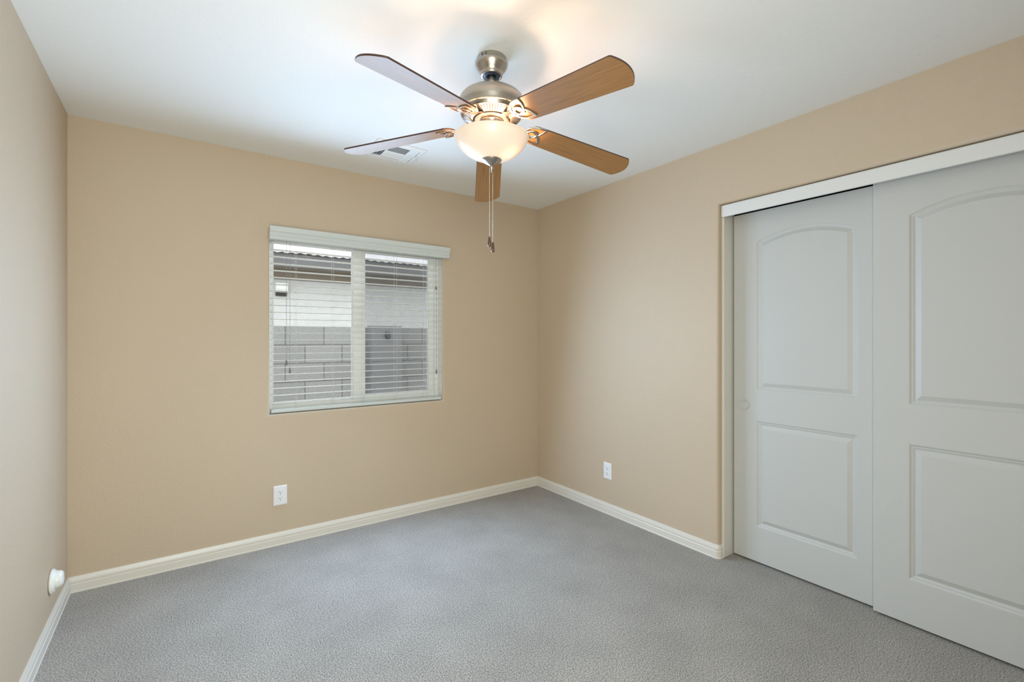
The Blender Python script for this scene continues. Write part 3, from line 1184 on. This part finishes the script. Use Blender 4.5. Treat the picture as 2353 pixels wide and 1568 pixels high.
bm = bmesh.new()
box(bm, -7, 7, 0, 0.15, 0, 1.83)
fence = link('block_wall', bm, M_BLOCK)
fence.location = (-1.054, 2.30, GZ)
tag(fence, 'grey concrete block garden wall outside the window', 'garden wall')
nt = M_BLOCK.node_tree
mp = [n for n in nt.nodes if n.type == 'MAPPING'][0]
# row lines at world z = 1.239 - k*0.2035 ; local z = world + 0.40
mp.inputs['Location'].default_value = (0.2, 0.0, 0.0)

house = thing('neighbour_house', 'pale stucco house with concrete tile roof beyond the block wall', 'house', (0, 4.0, GZ))


def hs(name, bm, m, parent=None, **k):
    for v in bm.verts:
        v.co -= Vector(house.location)
    return link(name, bm, m, parent or house, **k)


bm = bmesh.new()
box(bm, -9, 9, 4.0, 6.5, GZ, 2.36)
hs('wall', bm, M_STUCCO)
bm = bmesh.new()
box(bm, -9, 9, 3.44, 3.99, 2.262, 2.285)
box(bm, -9, 9, 3.93, 3.995, 2.13, 2.261)
hs('soffit', bm, M_SOFFIT)
bm = bmesh.new()
box(bm, -9, 9, 3.40, 3.435, 2.235, 2.405)
hs('fascia', bm, M_FASCIA)
# barrel tile roof
bm = bmesh.new()
nx = 520
rows = [(3.36, 2.425), (3.75, 2.565), (3.76, 2.595), (4.15, 2.735), (4.16, 2.765), (5.6, 3.30)]
prev = None
for (y, z) in rows:
    cur = []
    for i in range(nx + 1):
        x = -8 + 16 * i / nx
        zz = z + 0.007 * math.sin(2 * PI * x / 0.110) + 0.003 * math.sin(9 * x)
        cur.append((x, y, zz))
    top = [bm.verts.new((x, y, z_ + 0.012)) for x, y, z_ in cur]
    if prev:
        for i in range(nx):
            bm.faces.new((prev[i], prev[i + 1], top[i + 1], top[i]))
    else:
        low = [bm.verts.new((x, y, z_ - 0.014)) for x, y, z_ in cur]
        for i in range(nx):
            bm.faces.new((low[i], low[i + 1], top[i + 1], top[i]))
        back = [bm.verts.new((x, 5.6, 2.45)) for x, y, z_ in cur]
        for i in range(nx):
            bm.faces.new((low[i], low[i + 1], back[i + 1], back[i]))
    prev = top
hs('tile_roof', bm, M_TILE, normals=True)
bm = bmesh.new()
box(bm, -1.50, -1.345, 3.93, 3.999, 1.965, 2.075)
box(bm, -1.495, -1.35, 3.91, 3.93, 1.985, 2.072)
hv = hs('wall_vent', bm, M_VINYL)
bm = bmesh.new()
box(bm, -1.492, -1.353, 3.955, 3.999, 1.895, 1.964)
hs('vent_shadow', bm, M_DARK, hv)  # dark box stands in for the shadow beneath the vent hood

# electric meter cabinet standing against the block wall
mt = thing('meter_box', 'tall grey electric meter cabinet with a dark round meter, against the block wall outside', 'meter cabinet', (-0.570, 2.30, GZ))
bm = bmesh.new()
box(bm, -0.195, 0.195, -0.12, -0.001, 1.03, 1.850)
link('cabinet', bm, M_METERBOX, mt, bevel=0.004)
bm = bmesh.new()
box(bm, -0.185, 0.120, -0.126, -0.1205, 1.045, 1.420)
box(bm, -0.185, 0.120, -0.126, -0.1205, 1.430, 1.835)
link('cabinet_door', bm, M_METERBOX, mt, bevel=0.002)
bm = bmesh.new()
lathe(bm, [(0.033, 0.0), (0.033, 0.03), (0.028, 0.045), (0.015, 0.052), (0.0, 0.053)], 28)
bmesh.ops.rotate(bm, cent=(0, 0, 0), matrix=Matrix.Rotation(PI / 2, 3, 'X'), verts=bm.verts[:])
bmesh.ops.scale(bm, vec=(1, 1, 1.5), verts=bm.verts[:])
bmesh.ops.translate(bm, vec=(0.012, -0.1262, 1.738), verts=bm.verts[:])
link('meter', bm, M_METERGLASS, mt, smooth=50)
bm = bmesh.new()
box(bm, -0.03, 0.03, -0.07, -0.02, 0.0, 1.029)
link('conduit', bm, M_METERBOX, mt)
